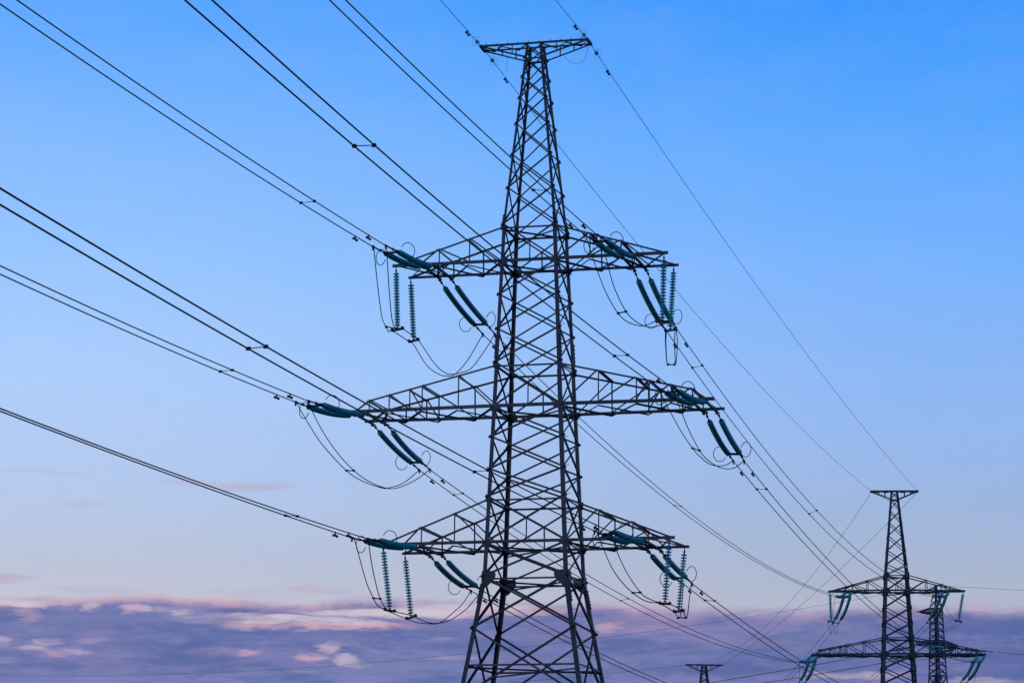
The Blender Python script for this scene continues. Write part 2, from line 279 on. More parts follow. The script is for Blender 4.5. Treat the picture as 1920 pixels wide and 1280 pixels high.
# ------------------------------------------------------------------ ground
g = MB(); S = 9000
g.add([(-S,-S,0),(S,-S,0),(S,S,0),(-S,S,0)], [(0,1,2,3)])
gr = g.build('ground', GROUND); gr['kind'] = 'structure'; gr['label'] = 'dry open meadow under the power line'
DATA = {
'PH': {
 'UL': {'k': 3, 'x': [-5.021, -4.434], 'nS': [[6.154, -0.799], [6.219, -0.769]], 'nC': [[8.422, -0.946], [8.433, -0.942]], 'nD': [[11.166, -1.114], [11.139, -1.072]], 'fS': [[6.404, -0.964], [6.556, -0.928]], 'fC': [[8.471, -1.143], [8.625, -1.138]], 'fD': [[10.824, -1.368], [10.904, -1.405]], 'inc': [[0.000427, -0.0563027, -0.5162248], [0.0003739, -0.0523405, -0.5298776]], 'jump': [[[-5.0, -9.84, 26.82], [-5.01, -9.73, 26.8], [-5.79, -6.47, 25.96], [-6.49, -3.32, 25.07], [-6.59, -2.24, 24.78], [-6.61, -1.7, 24.65], [-6.54, -1.34, 24.76], [-6.47, 1.34, 24.73], [-6.37, 1.68, 24.68], [-6.22, 3.58, 23.98], [-5.93, 4.68, 23.74], [-5.73, 5.22, 23.73], [-5.45, 5.92, 23.91], [-5.17, 7.4, 24.88], [-4.98, 9.64, 26.59]], [[-4.41, -9.84, 26.81], [-4.66, -8.82, 26.57], [-5.54, -5.37, 25.68], [-6.16, -2.67, 24.92], [-6.17, -1.9, 24.74], [-6.05, -1.34, 24.84], [-6.04, 1.34, 24.81], [-6.01, 1.58, 24.73], [-5.8, 3.5, 24.03], [-5.59, 4.4, 23.78], [-5.4, 4.91, 23.74], [-5.11, 5.63, 23.93], [-4.76, 6.57, 24.32], [-4.49, 8.3, 25.56], [-4.35, 9.64, 26.59]]], 'sp_in': [[18.75, 18.74]], 'sag': [0.000448, 0.000485], 'sp_out': [[52.33], [51.64]], 'x2': [-5.183, -4.538]},
 'UR': {'k': 3, 'x': [4.448, 5.031], 'nS': [[5.958, -0.669], [6.121, -0.735]], 'nC': [[8.436, -0.886], [8.589, -0.951]], 'nD': [[11.195, -1.052], [11.282, -1.125]], 'fS': [[6.062, -1.278], [6.278, -1.262]], 'fC': [[8.065, -1.402], [7.81, -1.395]], 'fD': [[10.609, -1.768], [10.51, -1.673]], 'inc': [[0.0004162, -0.0495595, -0.5029081], [0.0003668, -0.0479886, -0.5871833]], 'jump': [[[4.47, -9.84, 26.89], [4.49, -9.74, 26.86], [4.49, -8.7, 26.43], [4.49, -7.39, 25.87], [4.57, -5.62, 25.12], [4.78, -4.17, 24.54], [5.07, -3.28, 24.29], [5.47, -2.43, 24.27], [5.76, -1.83, 24.46], [6.0, -1.34, 24.65], [5.93, 1.34, 24.72], [5.71, 2.57, 24.47], [5.32, 4.89, 23.99], [5.28, 5.39, 23.89], [5.13, 5.89, 24.18], [4.65, 8.22, 25.57], [4.4, 9.64, 26.44]], [[5.01, -9.84, 26.86], [5.08, -9.65, 26.85], [5.07, -8.39, 26.31], [5.02, -6.97, 25.66], [5.03, -5.95, 25.2], [5.2, -4.44, 24.55], [5.5, -3.47, 24.24], [5.88, -2.65, 24.16], [6.27, -1.88, 24.36], [6.54, -1.34, 24.58], [6.36, 1.34, 24.78], [6.09, 2.7, 24.48], [5.72, 4.94, 23.98], [5.61, 5.41, 23.88], [5.6, 5.91, 24.16], [5.26, 8.15, 25.53], [4.94, 9.64, 26.47]]], 'sp_in': [[18.15, 18.29]], 'sag': [0.000641, 0.000602], 'sp_out': [[7.36, 50.89], [7.32, 50.72]], 'x2': [4.575, 5.141]},
 'ML': {'k': 2, 'x': [-8.233, -7.563], 'nS': [[6.893, -0.86], [7.069, -0.817]], 'nC': [[9.019, -0.966], [9.31, -0.972]], 'nD': [[11.666, -1.084], [11.895, -1.131]], 'fS': [[6.294, -0.937], [5.92, -1.012]], 'fC': [[8.247, -1.132], [7.81, -1.186]], 'fD': [[10.705, -1.242], [10.313, -1.302]], 'inc': [[0.0003857, -0.0474138, -0.5749302], [0.0004255, -0.0505511, -0.561699]], 'jump': [[[-8.4, -9.89, 20.04], [-8.42, -9.74, 20.02], [-8.76, -6.89, 19.54], [-9.02, -3.94, 19.04], [-9.12, 0.06, 18.45], [-8.99, 2.33, 18.25], [-8.74, 4.64, 18.24], [-8.63, 5.45, 18.33], [-8.39, 7.33, 18.83], [-8.25, 9.69, 19.79]], [[-7.82, -9.89, 20.09], [-8.03, -8.86, 19.89], [-8.4, -5.96, 19.35], [-8.63, -2.87, 18.81], [-8.67, -0.19, 18.4], [-8.56, 2.04, 18.17], [-8.32, 4.2, 18.14], [-8.1, 5.69, 18.39], [-7.86, 7.77, 19.04], [-7.7, 9.69, 19.8]]], 'sp_in': [[18.83, 19.24]], 'sag': [0.000444, 0.000416], 'sp_out': [[6.72, 50.5], [6.53, 50.22]], 'x2': [-8.787, -8.142]},
 'MR': {'k': 2, 'x': [7.766, 8.315], 'nS': [[6.888, -0.828], [6.974, -0.793]], 'nC': [[8.507, -0.909], [8.681, -0.897]], 'nD': [[11.526, -0.98], [11.927, -0.981]], 'fS': [[6.032, -1.059], [6.372, -1.027]], 'fC': [[7.965, -1.203], [7.85, -1.236]], 'fD': [[10.49, -1.404], [10.52, -1.416]], 'inc': [[0.0003484, -0.0423325, -0.600308], [0.0004037, -0.0463386, -0.5368109]], 'jump': [[[7.76, -9.89, 20.0], [7.61, -8.69, 19.91], [7.41, -5.73, 19.73], [7.22, -2.22, 19.47], [7.12, 1.47, 19.2], [7.15, 3.54, 19.08], [7.24, 5.31, 19.02], [7.41, 6.89, 19.13], [7.58, 8.29, 19.37], [7.71, 9.69, 19.76]], [[8.28, -9.89, 20.05], [8.05, -7.57, 19.86], [7.87, -5.23, 19.65], [7.67, -2.48, 19.38], [7.52, 1.14, 19.02], [7.55, 2.98, 18.88], [7.68, 4.77, 18.83], [7.87, 6.31, 18.9], [8.07, 7.78, 19.14], [8.25, 9.69, 19.75]]], 'sp_in': [[53.29, 53.22], [18.35, 18.42]], 'sag': [0.000454, 0.000469], 'sp_out': [[7.3], [7.17]], 'x2': [7.855, 8.495]},
 'LL': {'k': 1, 'x': [-5.482, -4.887], 'nS': [[6.605, -0.59], [6.495, -0.569]], 'nC': [[8.951, -0.708], [8.631, -0.709]], 'nD': [[11.396, -0.749], [11.421, -0.799]], 'fS': [[5.879, -0.888], [6.243, -0.864]], 'fC': [[7.697, -0.978], [7.526, -0.98]], 'fD': [[10.507, -1.153], [10.496, -1.176]], 'inc': [[0.0002473, -0.0244565, -0.5064241], [0.0003242, -0.0322063, -0.464365]], 'jump': [[[-5.62, -10.33, 13.98], [-5.61, -10.04, 13.94], [-5.97, -8.04, 13.37], [-6.44, -5.33, 12.56], [-6.63, -3.61, 12.06], [-6.68, -2.67, 11.8], [-6.59, -1.83, 11.69], [-6.59, 1.83, 11.6], [-6.41, 2.96, 11.53], [-6.12, 4.47, 11.59], [-5.94, 5.4, 11.72], [-5.79, 6.81, 12.23], [-5.64, 8.53, 12.92], [-5.64, 10.13, 13.71]], [[-4.93, -10.33, 13.93], [-5.08, -9.64, 13.74], [-5.54, -7.61, 13.13], [-5.95, -5.53, 12.48], [-6.2, -3.96, 11.99], [-6.27, -2.69, 11.64], [-6.14, -1.83, 11.61], [-6.17, 1.83, 11.72], [-6.16, 2.06, 11.66], [-6.0, 3.05, 11.57], [-5.82, 3.96, 11.56], [-5.55, 5.32, 11.78], [-5.31, 6.88, 12.28], [-5.18, 8.08, 12.76], [-5.08, 10.13, 13.73]]], 'sp_in': [[18.07, 18.34]], 'sag': [0.000365, 0.000359], 'sp_out': [], 'x2': [-5.7, -5.1]},
 'LR': {'k': 1, 'x': [4.94, 5.536], 'nS': [[6.066, -0.528], [6.362, -0.485]], 'nC': [[8.278, -0.583], [7.723, -0.577]], 'nD': [[10.621, -0.639], [10.889, -0.665]], 'fS': [[6.51, -0.651], [6.311, -0.637]], 'fC': [[9.206, -0.697], [8.297, -0.787]], 'fD': [[11.012, -0.89], [10.932, -0.936]], 'inc': [[0.0002917, -0.0271312, -0.3826386], [0.0002915, -0.0273351, -0.3895656]], 'jump': [[[4.99, -10.33, 14.02], [5.04, -10.12, 13.98], [5.02, -9.12, 13.62], [5.03, -6.97, 12.83], [5.19, -5.46, 12.33], [5.41, -4.26, 12.0], [5.68, -3.22, 11.78], [5.89, -2.58, 11.73], [6.16, -1.83, 11.74], [6.14, 1.83, 11.7], [6.11, 2.54, 11.63], [6.07, 3.19, 11.55], [6.09, 3.63, 11.63], [5.71, 6.37, 12.53], [5.1, 10.13, 13.84]], [[5.69, -10.33, 13.95], [5.63, -9.39, 13.61], [5.58, -8.09, 13.15], [5.63, -6.38, 12.56], [5.81, -4.58, 11.98], [5.99, -3.76, 11.8], [6.32, -2.68, 11.69], [6.61, -1.83, 11.71], [6.57, 1.83, 11.73], [6.51, 2.39, 11.66], [6.44, 3.24, 11.55], [6.4, 3.9, 11.74], [5.88, 7.48, 12.94], [5.57, 9.59, 13.67], [5.54, 10.13, 13.84]]], 'sp_in': [[52.98, 53.25], [28.68, 29.07]], 'sag': [0.000312, 0.000293], 'sp_out': [[6.07], [6.53]], 'x2': [5.1, 5.7]},
},
'EW': {
 'earth_in': {'L': [-2.572, -0.427, 38.657], 'R': [2.601, -0.427, 38.546]},
 'earth_out': {'L': [-2.574, 0.427, 38.626, 0.000276], 'R': [2.577, 0.427, 38.559, 0.000181]},
},
'q': {
 'f': 5200.0,
 'tilt': 0.1885,
 'roll': 0.0035,
 'X': 1.0831,
 'Y': 127.0,
 'yaw': 0.2378,
 'zT': 38.5359,
 'z3t': 29.4774,
 'z3': 27.7961,
 'z2t': 22.8968,
 'z2': 20.9175,
 'z1t': 16.6505,
 'z1': 14.6263,
 'zw': 13.0957,
 'wT': 0.3797,
 'w3': 1.284,
 'ww': 1.9704,
 'LT': 2.5781,
 'L3': 6.4488,
 'L2': 8.5377,
 'L1': 6.7486,
 'dT': 0.427,
 'd3': 1.3394,
 'd2': 1.3946,
 'd1': 1.8281,
},
}
# ------------------------------------------------------------------ lattice pylons
def interp(tab, z):
    tab = sorted(tab)
    if z <= tab[0][0]: return tab[0][1]
    for (a, wa), (b, wb) in zip(tab, tab[1:]):
        if z <= b: return wa + (wb-wa)*(z-a)/(b-a)
    return tab[-1][1]
CORN = [(-1,-1), (1,-1), (1,1), (-1,1)]
def make_pylon(mw, P, label, group, fine=True):
    """P: wid [(z, half width)], nodes (panel levels, top down), rings, arms, peak"""
    root = empty('lattice_pylon', mw, label, 'pylon', group)
    W = lambda z: interp(P['wid'], z)
    pt = lambda sx, sy, z: Vector((sx*W(z), sy*W(z), z))
    th = P.get('th', 1.0)
    # legs: angle sections with the corner outward, thinner towards the top
    for sx, sy in CORN:
        m = MB()
        for za, zb, a in P['legs']:
            m.ang(pt(sx, sy, za), pt(sx, sy, zb), (-sx,0,0), (0,-sy,0), a*th, .02*th)
        leg = m.build('leg', STEEL, root)
        if fine:                                         # splice plates with bolt heads
            for z, h, a in P['splice']:
                s_ = MB()
                for e, n in (((-sx,0,0),(0,sy,0)), ((0,-sy,0),(sx,0,0))):
                    e = Vector(e); n = Vector(n); c0 = pt(sx, sy, z-h/2)+n*.026; c1 = pt(sx, sy, z+h/2)+n*.026
                    s_.prism([c0+e*.01, c0+e*a, c1+e*a, c1+e*.01], n, .014)
                    for k in range(6):
                        q = pt(sx, sy, z-h/2+h*(k+.5)/6)
                        s_.bar(q+e*a*.3+n*.03, q+e*a*.3+n*.075, .035, .035)
                        s_.bar(q+e*a*.75+n*.03, q+e*a*.75+n*.075, .035, .035)
                s_.build('splice_plate', STEEL, leg)
            if (sx, sy) in ((1,-1), (-1,1)):
                z = 4.0; k = 0
                while z < P['z3t']:
                    e = Vector((-sx,0,0)) if k % 2 else Vector((0,-sy,0))
                    e2 = Vector((0,-sy,0)) if k % 2 else Vector((-sx,0,0))
                    b = MB(); b.tube([e*.06, e*.06 - e2*.24], .012, 5)
                    o = b.build('step_bolt', STEEL, leg); o.location = pt(sx, sy, z); z += .66; k += 1
    # crossed braces on the four faces
    faces = [((-1,-1),(1,-1),(0,-1,0)), ((1,-1),(1,1),(1,0,0)), ((1,1),(-1,1),(0,1,0)), ((-1,1),(-1,-1),(-1,0,0))]
    nz = P['nodes']
    for z1, z0 in zip(nz, nz[1:]):
        a = (.055 + .032*min(1.0, (P['zT']-z0)/22)) * th
        if z0 < P['zw']-.2: a = .10*th
        for c1, c2, n in faces:
            m = MB(); n = Vector(n); o = .10 if fine else .0
            def run(ca, za, cb, zb, off, flip):
                p, q = pt(*ca, za), pt(*cb, zb); d = (q-p).normalized(); e1 = n.cross(d)
                if flip: e1 = -e1
                p = p - d*o + n*off; q = q + d*o + n*off
                m.ang(p, q, e1, n*(-1 if off > 0 else -1), a, .012*th)
            run(c1, z1, c2, z0, .016*th, False)
            run(c2, z1, c1, z0, -.024*th, True)
            if (z1, z0) in P.get('posts', []) and n.y:      # hanger from the crossing to the beam below
                w1, w0 = W(z1), W(z0); t = w1/(w1+w0); zc = z1 + (z0-z1)*t
                yy = n.y*(W(zc)) - n.y*.045
                m.ang((0,yy,zc), (0,n.y*W(z0)-n.y*.045,z0+.06), (1,0,0), (0,-n.y,0), .06*th, .01)
            m.build('cross_brace', STEEL, root)
    # horizontal rings, with plan bracing
    for z, plan, skip in P['rings']:
        m = MB()
        for c1, c2, n in faces:
            if skip and n[1]: continue
            n = Vector(n); p, q = pt(*c1, z)-n*.03, pt(*c2, z)-n*.03
            m.ang(p, q, (0,0,-1), -n, .085*th, .012*th)
        if plan:
            for a_, b_ in (((-1,-1),(1,1)), ((1,-1),(-1,1))):
                dz = -.10 if a_[0] < 0 else -.2
                p, q = pt(*a_, z)*.985, pt(*b_, z)*.985; p.z = q.z = z+dz
                m.ang(p, q, (0,0,-1), (q-p).cross(Vector((0,0,1))), .075*th, .01)
        m.build('horizontal_frame', STEEL, root)
    # gusset plates where the arms meet the legs
    for z, hw, hh, big in P['gussets']:
        for sx, sy in CORN:
            m = MB()
            for e, n in (((-sx,0,0),(0,sy,0)), ((0,-sy,0),(sx,0,0))):
                e = Vector(e); n = Vector(n); up = Vector((0,0,1)); c = pt(sx, sy, z) + n*.034
                lean = (pt(sx, sy, z+1)-pt(sx, sy, z))
                if big:
                    pts = [c+lean*hh*.55, c+lean*hh*.5+e*hw*.85, c+lean*.12+e*hw, c-lean*.10+e*hw*.95, c-lean*hh*.95+e*.22, c-lean*hh]
                else:
                    pts = [c+lean*hh-e*.06, c+lean*hh+e*hw*.55, c+lean*hh*.25+e*hw, c-lean*hh*.4+e*hw, c-lean*hh+e*hw*.4, c-lean*hh-e*.06]
                m.prism(pts, n, .014)
            m.build('gusset_plate', STEEL, root)
    # crossarms
    for A in P['arms']:
        s = A['side']; zb, zt, Lx, dt = A['zb'], A['zt'], A['L'], A['d']
        tipz = A.get('tz', .0); xk = A.get('xk'); a = A.get('a', .13)*th
        wb, wt = W(zb), W(zt)
        yb = lambda x: wb + (dt-wb)*(x-wb)/(Lx-wb) if x > wb else wb
        xe = xk if xk else Lx                            # where the upper chord ends
        ze = zb + (A['zk'] if xk else .10)
        zu = lambda x: zt + (ze-zt)*(x-wt)/(xe-wt)
        yu = lambda x: wt + (yb(xe)-wt)*(x-wt)/(xe-wt)
        m = MB()
        for sy in (-1, 1):
            m.ang((0, sy*(wb+.05), zb), (s*wb, sy*(wb+.05), zb), (0,0,1), (0,-sy,0), a, .014*th)
            m.ang((s*wb, sy*(wb+.05), zb), (s*(Lx+.12), sy*(dt+.05), zb), (0,0,1), (0,-sy,0), a, .014*th)
            m.ang((s*wt, sy*(wt+.05), zt), (s*xe, sy*(yb(xe)+.03), ze), (0,0,-1), (0,-sy,0), .085*th, .012*th)
            if xk: m.ang((s*xe, sy*(yb(xe)+.03), ze), (s*(Lx-.15), sy*(yb(Lx-.15)+.03), zb+.05), (0,0,-1), (0,-sy,0), .09*th, .012*th)
        arm = m.build('crossarm', STEEL, root)
        X = A['posts']
        for i, x in enumerate(X):
            for sy in (-1, 1):
                p = MB(); p.ang((s*x, sy*(yb(x)+.02), zb+.02), (s*x, sy*(yu(x)+.02), zu(x)), (1,0,0), (0,-sy,0), .06*th, .01*th)
                p.build('post', STEEL, arm)
                b = MB()
                xi = X[i-1] if i else wb
                b.ang((s*x, sy*(yu(x)+.005), zu(x)), (s*xi, sy*(yb(xi)+.005), zb+.05), (0,0,1), (0,-sy,0), .065*th, .01*th)
                if i == len(X)-1 and not xk:
                    x2 = x + (Lx-x)*.42
                    b.ang((s*x, sy*(yu(x)+.005), zu(x)), (s*x2, sy*(yb(x2)+.005), zb+.05), (0,0,1), (0,-sy,0), .065*th, .01*th)
                b.build('diagonal_brace', STEEL, arm)
            t = MB(); t.ang((s*x, -yu(x), zu(x)), (s*x, yu(x), zu(x)), (s,0,0), (0,0,-1), .105*th, .012*th)
            t.build('tie_beam', STEEL, arm)
        # zig-zag in the bottom plane, with heavier beams at the insulator hangers
        xs = [wb] + list(A.get('zig', X)); sg = -1
        z_ = MB()
        for x0, x1 in zip(xs, xs[1:]):
            z_.ang((s*x0, sg*yb(x0), zb-.02), (s*x1, -sg*yb(x1), zb-.02), (0,0,-1), (s,0,0), .085*th, .012*th)
            z_.ang((s*x0, -sg*yb(x0), zb-.05), (s*x1, sg*yb(x1), zb-.05), (0,0,-1), (s,0,0), .06*th, .01*th)
            sg = -sg
        z_.build('bottom_bracing', STEEL, arm)
        for x in A.get('hang', []):
            h = MB(); h.bar((s*x, -yb(x)-.02, zb-.06), (s*x, yb(x)+.02, zb-.06), .11*th, .09*th)
            for sy in (-1, 1):
                h.bar((s*x-.06, sy*(yb(x)+.07), zb-.1), (s*x+.06, sy*(yb(x)+.07), zb-.1), .12, .16)
            h.build('hanger_beam', STEEL, arm)
        if A.get('endx'):                                # crossed struts out to the suspension points
            e = MB(); x0 = A['hang'][-1]
            e.ang((s*x0, -yb(x0), zb+.03), (s*(Lx-.05), dt, zb+.03), (0,0,1), (s,0,0), .06*th, .01*th)
            e.ang((s*x0, yb(x0), zb+.055), (s*(Lx-.05), -dt, zb+.055), (0,0,1), (s,0,0), .06*th, .01*th)
            e.build('end_bracing', STEEL, arm)
    # earth wire crossarm at the top
    K = P['peak']
    if K:
        zT, LT, dT, zs = P['zT'], K['L'], K['d'], K['zs']
        for s in (-1, 1):
            m = MB()
            for sy in (-1, 1):
                m.ang((0, sy*(W(zT)+.03), zT), (s*LT, sy*dT, zT), (0,0,1), (0,-sy,0), .085*th, .012*th)
                m.ang((s*W(zs), sy*(W(zs)+.03), zs), (s*(LT-.05), sy*dT, zT-.03), (0,0,1), (0,-sy,0), .07*th, .01*th)
            m.bar((s*(LT+.02), -dT-.06, zT+.03), (s*(LT+.02), dT+.06, zT+.03), .12*th, .12*th)
            arm = m.build('earth_wire_crossarm', STEEL, root)
            for x in (.42*LT, .68*LT):
                for sy in (-1, 1):
                    zz = zs + (zT-zs)*(x-W(zs))/(LT-W(zs)); p = MB()
                    p.ang((s*x, sy*(dT-.02), zz), (s*x, sy*(dT-.02), zT), (1,0,0), (0,-sy,0), .05*th, .008*th)
                    p.build('post', STEEL, arm)
            z_ = MB(); xs = [W(zT), .35*LT, .6*LT, .82*LT, LT]; sg = -1
            for x0, x1 in zip(xs, xs[1:]):
                z_.ang((s*x0, sg*dT*.95, zT-.02), (s*x1, -sg*dT*.95, zT-.02), (0,0,-1), (s,0,0), .05*th, .008*th); sg = -sg
            for k in range(5):                            # bolt heads on the top
                z_.bar((s*LT*(k+.5)/5, -dT, zT+.09), (s*LT*(k+.5)/5, -dT, zT+.15), .03, .03)
            z_.build('lattice', STEEL, arm)
    return root

E_ = EYE
q = DATA['q']
def frame(X, Y, yaw): return Matrix.Translation((X, Y, 0)) @ Matrix.Rotation(-yaw, 4, 'Z')
T1 = frame(q['X'], q['Y'], q['yaw'])
z = {k: q[k]+E_ for k in ('zT','z3t','z3','z2t','z2','z1t','z1','zw')}
slope = .162
P1 = dict(zT=z['zT'], z3t=z['z3t'], zw=z['zw'],
    wid=[(0, q['ww']+slope*z['zw']), (z['zw'], q['ww']), (z['z3t'], q['w3']), (z['zT'], q['wT'])],
    legs=[(0, z['zw'], .20), (z['zw'], 22.9+E_-.3, .185), (22.9+E_-.3, z['z3t'], .165), (z['z3t'], z['zT'], .115)],
    splice=[(23.75+E_, 1.1, .16), (z['zw']-.75, .9, .18), (29.75+E_, .7, .13)],
    nodes=[z['zT']-.05] + [v+E_ for v in (37.87, 36.9, 35.83, 34.54, 33.0, 31.37, 29.6)] + [z['z3']] + [v+E_ for v in (26.23, 24.6, 23.02)] + [z['z2']]
          + [v+E_ for v in (19.52, 18.02, 16.76)] + [z['z1'], z['zw']] + [10.73+E_, 7.5+E_, 3.6+E_, .05],
    posts=[], rings=[(37.87+E_, False, False), (z['z3t'], True, False), (z['z3'], True, True), (z['z2t'], False, False), (z['z2'], True, True),
           (z['z1t'], False, False), (z['z1'], True, True), (z['zw']-.05, True, False), (9.11+E_, True, False)],
    gussets=[(z['z3t'], .2, .15, False), (z['z3']-.02, .36, .14, False), (z['z2t'], .18, .13, False), (z['z2']-.02, .4, .15, False),
             (z['z1t'], .18, .13, False), (z['z1']-.02, .34, .14, False), (z['zw'], .62, .5, True)],
    peak=dict(L=q['LT'], d=q['dT'], zs=37.87+E_), arms=[])
nn = P1['nodes']
P1['posts'] = [(a, b) for a, b in zip(nn, nn[1:]) if b in (z['z3'], z['z2'], z['z1'])]
def arms(z, L3, L2, L1, d3, d2, d1, k=1.0):
    out = []
    for s in (-1, 1):
        out.append(dict(side=s, zb=z['z3'], zt=z['z3t'], L=L3, d=d3, posts=[2.87*k, 4.33*k], zig=[2.87*k, 4.33*k, 5.0*k], hang=[4.45*k, 5.0*k], endx=True))
        out.append(dict(side=s, zb=z['z2'], zt=z['z2t'], L=L2, d=d2, posts=[3.3*k, 5.05*k, 5.65*k, 6.65*k, 7.62*k], zig=[3.3*k, 5.05*k, 6.65*k, 7.85*k], hang=[7.66*k, 8.28*k], xk=7.62*k, zk=.58, a=.145))
        out.append(dict(side=s, zb=z['z1'], zt=z['z1t'], L=L1, d=d1, posts=[3.36*k, 4.93*k], zig=[3.36*k, 4.93*k, 5.5*k], hang=[4.92*k, 5.52*k], endx=True))
    return out
P1['arms'] = arms(z, q['L3'], q['L2'], q['L1'], q['d3'], q['d2'], q['d1'])
GP = 'lattice pylons of the power line'
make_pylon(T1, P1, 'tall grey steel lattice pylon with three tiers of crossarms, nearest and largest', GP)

# second pylon of the line, 160 m further
X2, Y2, YAW2 = 38.946, 280.0, R_(3.0)
T2 = frame(X2, Y2, YAW2)
z2 = dict(zT=38.0, z3t=29.42, z3=27.8, z2t=23.15, z2=21.4, z1t=17.0, z1=15.0, zw=13.4)
z2 = {k: v+E_ for k, v in z2.items()}
P2 = dict(zT=z2['zT'], z3t=z2['z3t'], zw=z2['zw'], th=1.25,
    wid=[(0, 4.4), (z2['zw'], 1.95), (z2['z3t'], 1.17), (z2['zT'], .36)],
    legs=[(0, z2['zw'], .2), (z2['zw'], z2['z3t'], .18), (z2['z3t'], z2['zT'], .13)], splice=[],
    nodes=[z2['zT']-.05] + [v+E_ for v in (37.2, 36.0, 34.75, 33.4, 31.9, 30.5, 29.42)] + [z2['z3'], 26.15+E_, 24.6+E_, z2['z2t'], z2['z2'], 20.05+E_, 18.5+E_, z2['z1t'], z2['z1'], z2['zw'], 11.0+E_, 7.6+E_, 3.6+E_, .05],
    posts=[], rings=[(37.2+E_, False, False), (z2['z3t'], True, False), (z2['z3'], True, True), (z2['z2t'], True, False), (z2['z2'], True, True), (z2['z1t'], False, False), (z2['z1'], True, True), (z2['zw'], True, False)],
    gussets=[(z2['z3t'], .42, .32, False), (z2['z3'], .55, .34, False), (z2['z2t'], .42, .32, False), (z2['z2'], .6, .36, False), (20.05+E_, .38, .32, False), (z2['z1'], .55, .34, False), (26.15+E_, .2, .22, False), (24.6+E_, .2, .22, False)],
    peak=dict(L=2.35, d=.38, zs=37.2+E_), arms=[])
nn = P2['nodes']; P2['posts'] = [(a, b) for a, b in zip(nn, nn[1:]) if b in (z2['z3'], z2['z2'])]
P2['arms'] = arms(z2, 6.75, 8.6, 6.8, .4, .75, .5, 1.03)
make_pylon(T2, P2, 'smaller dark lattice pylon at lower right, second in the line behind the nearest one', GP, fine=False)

# third pylon: only its head shows low in the picture
X3, Y3, YAW3 = 31.9, 460.0, R_(-9.0)
T3 = frame(X3, Y3, YAW3)
z3 = {k: v-4.5 for k, v in z2.items()}
P3 = dict(P2); sh = 4.5
P3.update(zT=z3['zT'], z3t=z3['z3t'], zw=z3['zw'], th=1.5, wid=[(0, 3.9)] + [(a-sh, b*1.12) for a, b in P2['wid'][1:]],
    legs=[(max(0, a-sh), b-sh, c) for a, b, c in P2['legs']], nodes=[v-sh for v in P2['nodes'][:-2]] + [.05],
    rings=[(a-sh, b, c) for a, b, c in P2['rings']], gussets=[], posts=[], peak=dict(L=2.98, d=.5, zs=36.9+E_-sh), arms=arms(z3, 6.75, 8.6, 6.8, .4, .75, .5, 1.03))
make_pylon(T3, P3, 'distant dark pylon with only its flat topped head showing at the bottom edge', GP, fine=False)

# fourth pylon: a narrow one of another line, turned half edge-on, behind the second
X4, Y4, YAW4 = 65.9, 430.0, R_(-45.0)
T4 = frame(X4, Y4, YAW4)
zz = lambda v: v+E_
P4 = dict(zT=zz(43.75), z3t=zz(40.3), zw=zz(29.9), th=1.5,
    wid=[(0, 3.6), (zz(29.9), 1.02), (zz(39.3), .76), (zz(40.3), .72), (zz(43.75), .12)],
    legs=[(0, zz(29.9), .2), (zz(29.9), zz(40.3), .15), (zz(40.3), zz(43.75), .1)], splice=[],
    nodes=[zz(v) for v in (43.6, 42.5, 41.4, 40.3, 39.3, 38.3, 37.3, 36.3, 35.3, 34.3, 33.2, 32.1, 31.0, 29.9, 26.5, 22, 16, 9)] + [.05],
    posts=[], rings=[(zz(40.3), True, False), (zz(39.3), True, True), (zz(35.3), True, False), (zz(34.3), True, True), (zz(29.9), True, False)],
    gussets=[], peak=None,
    arms=[dict(side=-1, zb=zz(39.3), zt=zz(40.3), L=4.6, d=.2, tz=.8, posts=[1.7, 2.6, 3.5], hang=[], a=.1),
          dict(side=-1, zb=zz(34.3), zt=zz(35.3), L=5.3, d=.3, posts=[1.7, 2.5, 3.3, 4.1, 4.8], xk=4.8, zk=.5, hang=[], a=.11),
          dict(side=1, zb=zz(34.3), zt=zz(35.3), L=5.3, d=.3, posts=[1.7, 2.5, 3.3, 4.1, 4.8], xk=4.8, zk=.5, hang=[], a=.11)])
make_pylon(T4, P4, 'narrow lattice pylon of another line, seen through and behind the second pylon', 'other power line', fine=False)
# ------------------------------------------------------------------ insulators, cables and fittings
Z1 = {3: z['z3'], 2: z['z2'], 1: z['z1']}; D1 = {3: q['d3'], 2: q['d2'], 1: q['d1']}
Z2 = {3: z2['z3'], 2: z2['z2'], 1: z2['z1']}; D2 = {3: 1.25, 2: 1.45, 1: 1.7}
POS = {'UL': 'upper left', 'UR': 'upper right', 'ML': 'middle left', 'MR': 'middle right', 'LL': 'lower left', 'LR': 'lower right'}
IO = lambda ph, i: 'outer' if (i == 0) == (ph[1] == 'L') else 'inner'
DISC = [(0,.03), (.008,.055), (.045,.06), (.052,.115), (.062,.133), (.112,.137), (.114,.118), (.104,.07), (.105,.03), (.155,.024)]
dm = MB(); dm.lathe((0,0,0), (0,0,-1), DISC, 16); DISC_ME = dm.mesh('glass_disc', GLASS, True)
def heading(a, b):
    d = Vector((b[0]-a[0], b[1]-a[1], 0)); return math.atan2(d.y, d.x)
def smooth(pts, k=6):
    pts = [Vector(p) for p in pts]; P = [pts[0]*2-pts[1]] + pts + [pts[-1]*2-pts[-2]]; out = []
    for i in range(1, len(P)-2):
        a, b, c, d = P[i-1:i+3]
        for j in range(k):
            t = j/k
            out.append(.5*((2*b)+(c-a)*t+(2*a-5*b+4*c-d)*t*t+(3*b-a-3*c+d)*t**3))
    out.append(pts[-1]); return out
